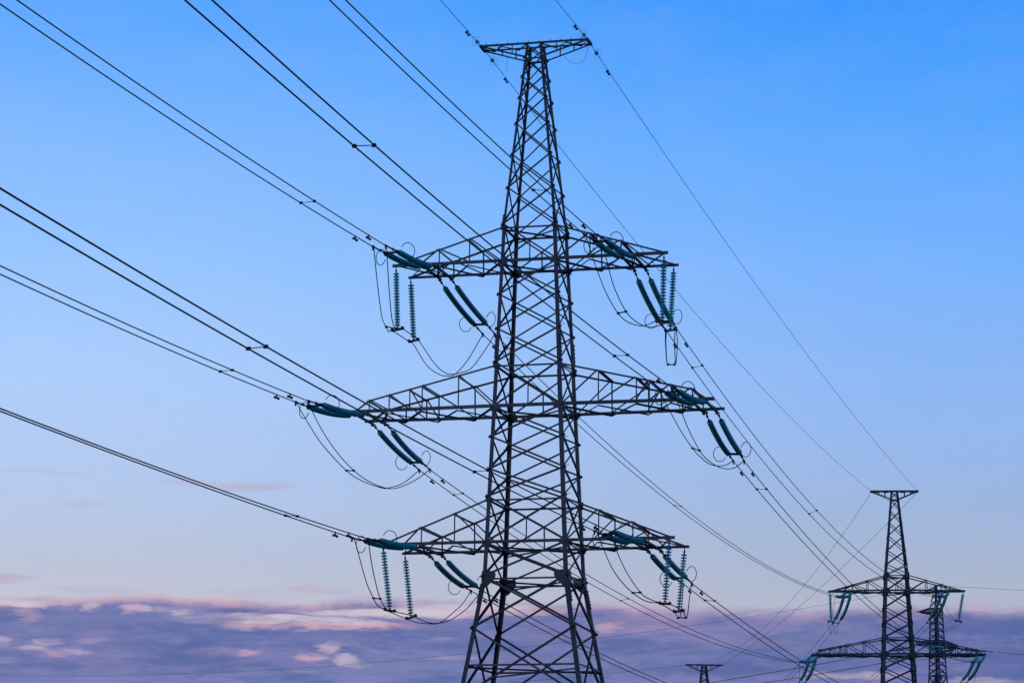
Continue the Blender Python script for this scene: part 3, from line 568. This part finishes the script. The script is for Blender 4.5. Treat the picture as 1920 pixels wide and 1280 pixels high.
def tension(A, H, S, Cc, slope_end, lat, label, group, fine=True, n_disc=40, s0=1.05, low=True):
    """string from arm point A along heading H; S=(dist, dz) last disc, Cc=(dist, dz) cable clamp"""
    root = empty('insulator_string', Matrix.Translation(A) @ Matrix.Rotation(H, 4, 'Z'), label, 'insulator', group)
    Ls, ds = S; a = -(2*ds/Ls + slope_end) if fine else -(2*ds/Ls) + slope_end*-1
    a = -2*ds/Ls + slope_end                              # start slope so the curve ends at the cable slope
    a = max(a, -ds/Ls*1.02)
    b = (ds + a*Ls)/Ls**2
    f = lambda s: Vector((s, 0, -a*s + b*s*s))
    tan = lambda s: Vector((1, 0, -a + 2*b*s))
    k = MB(); pp = (Ls-s0)/n_disc; rk = 1.0 if fine else 1.2
    for i in range(n_disc):
        s = s0 + i*pp
        sc_ = pp/.155; k.lathe(f(s), tan(s), [(h*sc_, max(r*rk, .105)) for h, r in DISC], 14 if fine else 9)
    k.build('glass_disc_stack', GLASS, root, True)
    l = MB(); l.tube([f(0), f(.3), f(.32), f(.42), f(.44), f(.8), f(.82), f(.92), f(.94), f(s0+.02)], [.03,.03,.06,.06,.028,.028,.055,.055,.03,.035], 8)
    if fine: l.bar(f(.1)+Vector((0,-.09,.02)), f(.1)+Vector((0,.09,.02)), .05, .05)
    l.build('link_rod', FIT, root)
    c0, c1 = f(Ls), Vector((Cc[0], 0, Cc[1]))
    pts = [c0 + (c1-c0)*t for t in (0, .12, .13, .24, .25, .45, .46, .52, .53, .93, .94, 1.04)]
    d = MB(); d.tube(pts, [.03,.03,.065,.065,.035,.035,.06,.06,.038,.038,.062,.05], 8)
    d.bar(c1+Vector((-.05,0,0)), c1+Vector((.02,0,-.16)), .06, .06)
    d.build('dead_end_clamp', FIT, root)
    if fine:
        r = MB(); ce = f(Ls-.1) + Vector((0, lat*.34, -.10 if low else .10)); ring = []
        for j in range(29):                               # racket shaped ring, open towards the string
            t = R_(22 + 316*j/28)
            ring.append(ce + Vector((.16*math.cos(t)-.05, -lat*.27*math.cos(t), .36*math.sin(t))))
        r.tube(ring, .0185, 6); r.build('arcing_ring', FIT, root)
    return f(Ls), c1
def wmat(T, p): return T @ Vector(p)
def cable(pts, r, label, group, name='power_cable', cat='cable', n=6):
    o = Vector(pts[0]); m = MB(); m.tube([Vector(p)-o for p in pts], r, n)
    ob = m.build(name, CABLE, None, True); ob.location = o; tag(ob, label, cat, group); return ob
def spacer(p, q_, label, group, r=.014):
    p, q_ = Vector(p), Vector(q_); o = (p+q_)/2; m = MB(); d = (q_-p).normalized()
    m.tube([p-o, q_-o], r, 6)
    for e, s in ((p, 1), (q_, -1)):
        m.bar(e-o-d*.05*s, e-o+d*.07*s, .075, .095)
    ob = m.build('spacer_bar', FIT); ob.location = o; tag(ob, label, 'spacer', group)
def damper(p, d, label, group):
    d = Vector(d).normalized(); m = MB(); dn = Vector((0,0,-1))
    m.bar(Vector((0,0,.03)), dn*.13, .05, .06, d)
    m.tube([dn*.13-d*.2, dn*.12, dn*.13+d*.2], .012, 6)
    for s in (-1, 1):
        m.lathe(dn*.14+d*.12*s, d*s, [(0,.035),(.02,.055),(.13,.06),(.16,.035)], 10)
    ob = m.build('vibration_damper', FIT); ob.location = Vector(p); tag(ob, label, 'damper', group)
RC = .0235
G_T = 'tension insulator strings'; G_C = 'twin power cables'; G_J = 'jumper cables'; G_S = 'spacer bars between twin cables'; G_D = 'vibration dampers'
NP = 'near pylon'
heads = {}
def hdir(T, dy): 
    v = T.to_3x3() @ Vector((0, dy, 0)); return math.atan2(v.y, v.x)
t2clamp = {}
T2_DROP = {3: 1.3, 2: 1.3, 1: 0.8}
for ph, D in DATA['PH'].items():
    k = D['k']; zb = Z1[k]; d = D1[k]; nm = POS[ph]; yk = {}
    inc_pts = []; out_pts = []
    for i in (0, 1):
        x = D['x'][i]; io = IO(ph, i)
        # --- camera side
        c = D['inc'][i]; S, Cc = D['nS'][i], D['nC'][i]
        zc = c[0]*Cc[0]**2 + c[1]*Cc[0] + c[2]
        A = wmat(T1, (x, -d-.06, zb-.1)); H = hdir(T1, -1)
        lat = (1 if i == 0 else -1)                       # ring turned away from the twin string
        e, cl = tension(A, H, (S[0], S[1]+.1), (Cc[0], zc+.1), 2*c[0]*Cc[0]+c[1], -lat, f'{io} green glass tension insulator on the camera side of near pylon\'s {nm} crossarm', G_T, low=(i == 0))
        yk.setdefault('n', []).append(wmat(T1, (x, -d-S[0]-.35, zb + S[1] + (zc-S[1])*.2)))
        ip = lambda s: wmat(T1, (x, -d-s, zb + c[0]*s*s + c[1]*s + c[2]))
        pts = [ip(Cc[0] + (150-Cc[0])*t/70) for t in range(71)]
        cable(pts, RC, f'{io} cable of twin line from overhead at upper left to near pylon\'s {nm} arm', G_C)
        s = D['nD'][i][0]; damper(ip(s), ip(s+1)-ip(s), f'small damper under {io} cable in front of near pylon\'s {nm} arm', G_D)
        inc_pts.append([ip(s_[i]) for s_ in D['sp_in']])
        # --- far side
        S, Cc = D['fS'][i], D['fC'][i]
        A = wmat(T1, (x, d+.06, zb-.1)); P0 = wmat(T1, (x, d+Cc[0], zb+Cc[1]))
        A2_ = wmat(T2, (D['x2'][i], -.75, Z2[k])); u_ = Vector((P0.x-A2_.x, P0.y-A2_.y, 0)).normalized(); P1_ = A2_ + u_*8.2 + Vector((0,0,-T2_DROP[k]))
        Lh = math.hypot(P1_.x-P0.x, P1_.y-P0.y); sg = D['sag'][i]
        op = lambda s: Vector((P0.x+(P1_.x-P0.x)*s/Lh, P0.y+(P1_.y-P0.y)*s/Lh, P0.z+(P1_.z-P0.z)*s/Lh + sg*s*(s-Lh)))
        sl0 = (P1_.z-P0.z)/Lh - sg*Lh
        tension(A, heading(A, P0), (S[0], S[1]+.1), (Cc[0], Cc[1]+.1), sl0, (1 if i == 0 else -1), f'{io} green glass tension insulator on the far side of near pylon\'s {nm} crossarm', G_T, low=(i == 0))
        yk.setdefault('f', []).append(wmat(T1, (x, d+S[0]+.35, zb + S[1] + (Cc[1]-S[1])*.2)))
        cable([op(Lh*t/64) for t in range(65)], RC, f'{io} cable from near pylon\'s {nm} arm to the second pylon', G_C)
        s = D['fD'][i][0]-Cc[0]; damper(op(s), op(s+1)-op(s), f'small damper under {io} cable behind near pylon\'s {nm} arm', G_D)
        if D['sp_out']: out_pts.append([op(v) for v in D['sp_out'][i]])
        t2clamp[ph, i] = (P1_, (P1_.z-P0.z)/Lh + sg*Lh)
        # --- jumper
        J = D['jump'][i]
        cable([wmat(T1, (a, b, c_+E_)) for a, b, c_ in smooth(J, 5)], .0225, f'{io} drooping jumper cable under near pylon\'s {nm} crossarm', G_J, 'jumper_cable', 'jumper cable')
    for j, sd_ in (('n', 'camera'), ('f', 'far')):
        p, q_ = yk[j]; m = MB(); o = (p+q_)/2; dd = (q_-p).normalized()
        m.bar(p-o-dd*.06, q_-o+dd*.06, .05, .11); m.bar(p-o-dd*.06+Vector((0,0,-.09)), p-o+dd*.1+Vector((0,0,.07)), .09, .08); m.bar(q_-o-dd*.1+Vector((0,0,.07)), q_-o+dd*.06+Vector((0,0,-.09)), .09, .08)
        ob = m.build('yoke_bar', FIT); ob.location = o
        tag(ob, f'dark yoke bar joining twin insulators on the {sd_} side of the {nm} arm', 'yoke bar', 'yoke bars')
    for n_, (a, b) in enumerate(zip(*inc_pts)):
        wh = ['', 'farther spacer', 'nearer spacer'][0]
        far_ = len(inc_pts[0]) > 1
        spacer(a, b, f'spacer between twin cables {"farther before" if n_ == 0 and far_ else "just before"} they reach near pylon\'s {nm} arm', G_S)
    if out_pts:
        for n_, (a, b) in enumerate(zip(*out_pts)):
            far_ = len(out_pts[0]) > 1
            spacer(a, b, f'spacer between twin cables {"well beyond" if n_ == 1 else "soon after"} near pylon\'s {nm} arm', G_S)
# spacers across the jumper loops
JS = {'UL': [((-6.59,-2.24,24.78),(-6.17,-1.9,24.74))], 'UR': [((4.78,-4.17,24.54),(5.2,-4.44,24.55)), ((5.28,5.39,23.89),(5.61,5.41,23.88))],
      'LL': [((-6.63,-3.61,12.06),(-6.2,-3.96,11.99))], 'LR': [((5.41,-4.26,12.0),(5.81,-4.58,11.98)), ((6.07,3.19,11.55),(6.44,3.24,11.55))],
      'ML': [((-9.12,.06,18.45),(-8.67,-.19,18.4))], 'MR': [((7.12,1.47,19.2),(7.52,1.14,19.02))]}
for ph, lst in JS.items():
    for n_, (a, b) in enumerate(lst):
        spacer(wmat(T1, (a[0],a[1],a[2]+E_)), wmat(T1, (b[0],b[1],b[2]+E_)), f'thick short spacer {"at the bottom end of" if n_ else "across"} the jumper loop under the {POS[ph]} crossarm', 'jumper spacers', .03)
# suspension strings that hold the jumpers away from the tower
SUS = {('UL',-1): ((-6.40,-1.34,27.7),(-6.54,-1.34,24.76),(-6.05,-1.34,24.84)), ('UL',1): ((-6.44,1.34,27.7),(-6.47,1.34,24.73),(-6.04,1.34,24.81)),
       ('UR',-1): ((6.37,-1.34,27.66),(6.0,-1.34,24.65),(6.54,-1.34,24.58)), ('UR',1): ((6.34,1.34,27.66),(5.93,1.34,24.72),(6.36,1.34,24.78)),
       ('LL',-1): ((-6.73,-1.83,14.52),(-6.59,-1.83,11.69),(-6.14,-1.83,11.61)), ('LL',1): ((-6.72,1.83,14.5),(-6.59,1.83,11.6),(-6.17,1.83,11.72)),
       ('LR',-1): ((6.62,-1.83,14.58),(6.16,-1.83,11.74),(6.61,-1.83,11.71)), ('LR',1): ((6.66,1.83,14.6),(6.14,1.83,11.7),(6.57,1.83,11.73))}
for (ph, sy), (top, ya, yb_) in SUS.items():
    up = Vector((0,0,E_)); top, ya, yb_ = Vector(top)+up, Vector(ya)+up, Vector(yb_)+up
    zz_ = Z1[DATA['PH'][ph]['k']]; top.z = zz_-.02
    bot = (ya+yb_)/2; v = bot-top; Ln = v.length
    rot = Vector((0,0,-1)).rotation_difference(v.normalized()).to_matrix().to_4x4()
    root = empty('insulator_string', T1 @ Matrix.Translation(top) @ rot, f'hanging string of green glass discs at the {"camera" if sy < 0 else "far"} side tip of the {POS[ph]} arm', 'insulator', 'hanging insulator strings')
    n = 19; a0 = .24; pitch = (Ln-a0-.16)/n
    for j in range(n):
        o = link('glass_disc', DISC_ME, root); o.location = (0, 0, -(a0+j*pitch)); o.scale = (1, 1, pitch/.155)
    m = MB(); m.tube([(0,0,.05),(0,0,-.1),(0,0,-.11),(0,0,-.17),(0,0,-a0-.01)], [.022,.022,.045,.045,.025], 8); m.build('shackle', FIT, root)
    inv = (T1 @ Matrix.Translation(top) @ rot).inverted() @ T1
    p, q_ = inv @ ya, inv @ yb_; dd = (q_-p).normalized(); c = (p+q_)/2; m = MB()
    m.bar(p-dd*.02, q_+dd*.02, .05, .10); m.tube([Vector((0,0,-(Ln-.18))), c], .03, 8)
    m.tube([c+Vector((0,0,.16)), p+dd*.1], .016, 5); m.tube([c+Vector((0,0,.16)), q_-dd*.1], .016, 5)
    for e in (p, q_): m.bar(e+Vector((0,-.13,.03)), e+Vector((0,.13,.03)), .10, .13)
    m.build('clamp_yoke', FIT, root)

# earth wires at the very top
EW = DATA['EW']; G_E = 'thin earth wires'
def earth_disc(p, d, label):
    ob = empty('insulator_string', Matrix.Translation(p), label, 'insulator', 'earth wire insulators')
    d = Vector(d).normalized(); m = MB(); m.tube([-d*.35, d*.45], .018, 6); m.build('link_rod', FIT, ob)
    m = MB(); m.lathe(d*-.05, d, [(h*.8, r*.8) for h, r in DISC], 14); m.build('glass_disc', GLASS, ob, True)
    m = MB(); x = d.cross(Vector((0,0,1))).normalized(); y = x.cross(d)
    m.tube([d*.12 + x*.22*math.cos(R_(a)) + y*.22*math.sin(R_(a)) for a in range(-140, 141, 14)], .006, 5); m.build('arcing_ring', FIT, ob)
for sd_, co in (('L', (-.0011, -.010)), ('R', (-.0004, -.024))):
    side = 'left' if sd_ == 'L' else 'right'
    x, y, zt_ = EW['earth_in'][sd_]; zt_ = z['zT']+.02
    ip = lambda s: wmat(T1, (x, y-s, zt_ + (.00032*s*s + (-.006 if sd_ == 'L' else -.032)*s)))
    cable([ip(150*t/60) for t in range(61)], .015, f'thin earth wire rising to the {side} top tip of the near pylon from overhead', G_E, 'earth_wire')
    earth_disc(ip(.75), ip(2)-ip(0), f'single glass disc on the earth wire before the {side} top tip of near pylon')
    damper(ip(2.6), ip(3)-ip(2), f'damper on the earth wire in front of the {side} top tip of near pylon', G_D)
    x, y, _, sg = EW['earth_out'][sd_]
    P0 = wmat(T1, (x, y, zt_)); P1_ = wmat(T2, (-2.33 if sd_ == 'L' else 2.35, -.4, z2['zT']))
    Lh = (P1_.xy-P0.xy).length
    op = lambda s: P0 + (P1_-P0)*(s/Lh) + Vector((0,0,sg*s*(s-Lh)))
    cable([op(Lh*t/60) for t in range(61)], .0155, f'thin earth wire from the near pylon\'s {side} top tip down to the second pylon', G_E, 'earth_wire')
    earth_disc(op(1.3), op(2)-op(1), f'single glass disc on the earth wire beyond the {side} top tip of near pylon')
    damper(op(4.0), op(5)-op(4), f'damper on the earth wire behind the {side} top tip of near pylon', G_D)
    # to the third pylon
    S = wmat(T2, (-2.33 if sd_ == 'L' else 2.35, .4, z2['zT'])); E3 = wmat(T3, (-2.98 if sd_ == 'L' else 2.98, -.4, z3['zT']))
    Lh = (E3.xy-S.xy).length; sg2 = .00057 if sd_ == 'L' else .00016
    cable([S + (E3-S)*(t/50) + Vector((0,0,sg2*Lh*t/50*(Lh*t/50-Lh))) for t in range(51)], .019, f'faint earth wire from the second pylon\'s {side} top tip to the distant pylon', G_E, 'earth_wire')
cable([wmat(T1, p) for p in smooth([(2.5,.45,z['zT']-.05),(2.1,.9,z['zT']-.62),(1.55,.7,z['zT']-.72),(1.2,.45,z['zT']-.35)], 8)], .008, 'thin bonding wire looping under the right end of the near pylon\'s top bar', 'bonding wires', 'bonding_wire', 'wire')
cable([wmat(T1, p) for p in smooth([(-1.5,.45,z['zT']-.2),(-1.52,.5,z['zT']-.6),(-1.55,.5,z['zT']-1.0)], 6)], .009, 'short loose wire hanging below the left half of the near pylon\'s top bar', 'bonding wires', 'bonding_wire', 'wire')

# --- second pylon's insulators, jumpers and the span to the third pylon
SP = 'second pylon'
for ph in ('UL', 'UR', 'ML', 'MR'):
    D = DATA['PH'][ph]; k = D['k']; nm = POS[ph]; far_c = []; near_c = []
    for i in (0, 1):
        io = IO(ph, i); x = D['x2'][i]; P1_, slp = t2clamp[ph, i]
        yb_ = .75
        A = wmat(T2, (x, -yb_, Z2[k]-.1)); Ln = (P1_.xy-A.xy).length
        dz = P1_.z - A.z
        tension(A, heading(A, P1_), (Ln-1.6, dz*.86), (Ln, dz), -slp*.6, 1, f'{io} green tension insulator facing the camera on the {SP}\'s {nm} arm', 'insulators of the second pylon', False, 30, .6)
        near_c.append(P1_)
        A = wmat(T2, (x, yb_, Z2[k]-.1)); x3 = x*.99
        E3 = wmat(T3, (x3, -.7-8, {3: z3['z3'], 2: z3['z2']}[k]-1.6))
        hd = heading(A, E3); s_c = 8.6; P0 = A + Vector((math.cos(hd)*s_c, math.sin(hd)*s_c, -2.2 if k == 3 else -2.0))
        Lh = (E3.xy-P0.xy).length; sg2 = .0005
        sl0 = (E3.z-P0.z)/Lh - sg2*Lh
        tension(A, hd, (6.9, -1.92 if k == 3 else -1.75), (s_c, P0.z-A.z), sl0, 1, f'{io} green tension insulator on the far side of the {SP}\'s {nm} arm', 'insulators of the second pylon', False, 30, .6)
        cable([P0 + (E3-P0)*(t/50) + Vector((0,0,sg2*Lh*t/50*(Lh*t/50-Lh))) for t in range(51)], .02, f'{io} cable leaving the {SP}\'s {nm} arm toward the distant pylon', G_C)
        if k == 3 and i == 0:
            p = P0 + (E3-P0)*.07; 
        far_c.append(P0)
        sl = Vector((0,0,sl0))
    # two bars and the jumpers
    if k == 3:
        s = -1 if ph == 'UL' else 1
        for sy in (0,):
            top = wmat(T2, (s*6.7, 0, Z2[3]-.02)); bot = wmat(T2, ((-6.62 if s < 0 else 6.15), .2, Z2[3]-2.95))
            v = bot-top; rot = Vector((0,0,-1)).rotation_difference(v.normalized()).to_matrix().to_4x4()
            root = empty('insulator_string', Matrix.Translation(top) @ rot, f'string of green discs hanging from the {"left" if s < 0 else "right"} tip of the {SP}\'s upper arm', 'insulator', 'insulators of the second pylon')
            m = MB(); n = 19; a0 = .2; pitch = (v.length-a0-.1)/n
            for j in range(n): m.lathe((0,0,-(a0+j*pitch)), (0,0,-1), [(h*pitch/.155, max(r*1.35, .07)) for h, r in DISC], 12)
            m.build('glass_disc_stack', GLASS, root, True)
            m = MB(); m.tube([(0,0,.03), (0,0,-a0-.02)], .03, 6); m.build('shackle', FIT, root)
            m = MB(); m.bar((-.28,0,-v.length), (.28,0,-v.length), .12, .12); m.bar((-.28,0,-v.length-.1), (-.28,0,-v.length+.14), .13, .13); m.bar((.28,0,-v.length-.1), (.28,0,-v.length+.14), .13, .13)
            m.build('clamp_yoke', FIT, root)
        for i in (0, 1):
            b_ = bot + (T2.to_3x3() @ Vector(((-.26, .26)[i], 0, -.05)))
            lo = (b_+far_c[i])/2 + Vector((0,0,-1.25 if s < 0 else -.9)); n0 = (b_+near_c[i])/2 + Vector((0,0,-.75))
            cable(smooth([near_c[i], n0, b_, lo, far_c[i]], 9), .017, f'{IO(ph,i)} jumper cable looping under the {SP}\'s {nm} arm', G_J, 'jumper_cable', 'jumper cable')
    else:
        for i in (0, 1):
            mid = (near_c[i]+far_c[i])/2 + Vector((0,0,-1.6))
            cable(smooth([near_c[i], (near_c[i]*.72+far_c[i]*.28)+Vector((0,0,-1.2)), mid, (near_c[i]*.28+far_c[i]*.72)+Vector((0,0,-1.2)), far_c[i]], 8), .017, f'{IO(ph,i)} jumper cable looping under the {SP}\'s {nm} arm', G_J, 'jumper_cable', 'jumper cable')
    spacer(far_c[0], far_c[1], f'yoke bar joining the far side insulators of the {SP}\'s {nm} arm', 'yoke bars', .04)

# --- the other line behind: earth wire and phase cables
G_O = 'cables of the other power line'
top4 = wmat(T4, (0, 0, P4['zT']))
h4 = T4.to_3x3() @ Vector((0,1,0))
h5 = Vector((math.sin(R_(118)), math.cos(R_(118)), 0))
def run(p, h, Ln, a, b): return [p + h*(Ln*t/60) + Vector((0,0,a*(Ln*t/60)+b*(Ln*t/60)**2)) for t in range(61)]
cable(run(top4, h4, 300, -.078, .000277), .022, 'faint wire sweeping low across the left clouds to the narrow far pylon', G_O, 'earth_wire')
cable(run(top4, h5, 140, -.10, .00025), .022, 'faint wire running right from the top of the narrow far pylon', G_O, 'earth_wire')
for s, side in ((-1, 'near'), (1, 'rear')):
    for i in (0, 1):
        A = wmat(T4, (s*(5.05-.45*i), .3, P4['arms'][1]['zb']-.1)); hd = math.atan2(h4.y, h4.x); wl = 'left' if i == 0 else 'right'
        tension(A, hd, (4.6, -.55), (5.6, -.65), -.1, 1, f'{"outer" if i == 0 else "inner"} insulator leading left from the narrow far pylon\'s {side} lower arm', 'insulators of the narrow pylon', False, 20, .5)
        cable(run(A + h4*5.6 + Vector((0,0,-.65)), h4, 290, -.098, .00031), .026, f'{"outer" if i == 0 else "inner"} cable going left from the narrow far pylon\'s {side} lower arm', G_O)
        A = wmat(T4, (s*(5.05-.45*i), -.3, P4['arms'][1]['zb']-.1))
        tension(A, math.atan2(h5.y, h5.x), (4.6, -.5), (5.6, -.6), -.1, 1, f'{"outer" if i == 0 else "inner"} insulator leading right from the narrow far pylon\'s {side} lower arm', 'insulators of the narrow pylon', False, 20, .5)
        cable(run(A + h5*5.6 + Vector((0,0,-.6)), h5, 140, -.13, .0004), .026, f'{"outer" if i == 0 else "inner"} cable going right from the narrow far pylon\'s {side} lower arm', G_O)
        p0 = A + h5*5.6 + Vector((0,0,-.6)); p1 = wmat(T4, (s*(5.05-.45*i), .3, P4['arms'][1]['zb']-.1)) + h4*5.6 + Vector((0,0,-.65))
        mid = (p0+p1)/2 + Vector((0,0,-1.5))
        cable(smooth([p0, p0*.65+mid*.35+Vector((0,0,-.5)), mid, p1*.65+mid*.35+Vector((0,0,-.5)), p1], 6), .016, f'{"outer" if i == 0 else "inner"} jumper loop under the narrow far pylon\'s {side} lower arm', 'jumper cables of the narrow pylon', 'jumper_cable', 'jumper cable')
# third pylon's earth wire on to the left
p3 = wmat(T3, (-2.98, .3, z3['zT']))
h3 = Vector((-.93, .37, 0))
cable(run(p3, h3, 130, -.085, .0004), .022, 'faint wire drooping left from the distant pylon head at the bottom edge', G_E, 'earth_wire')
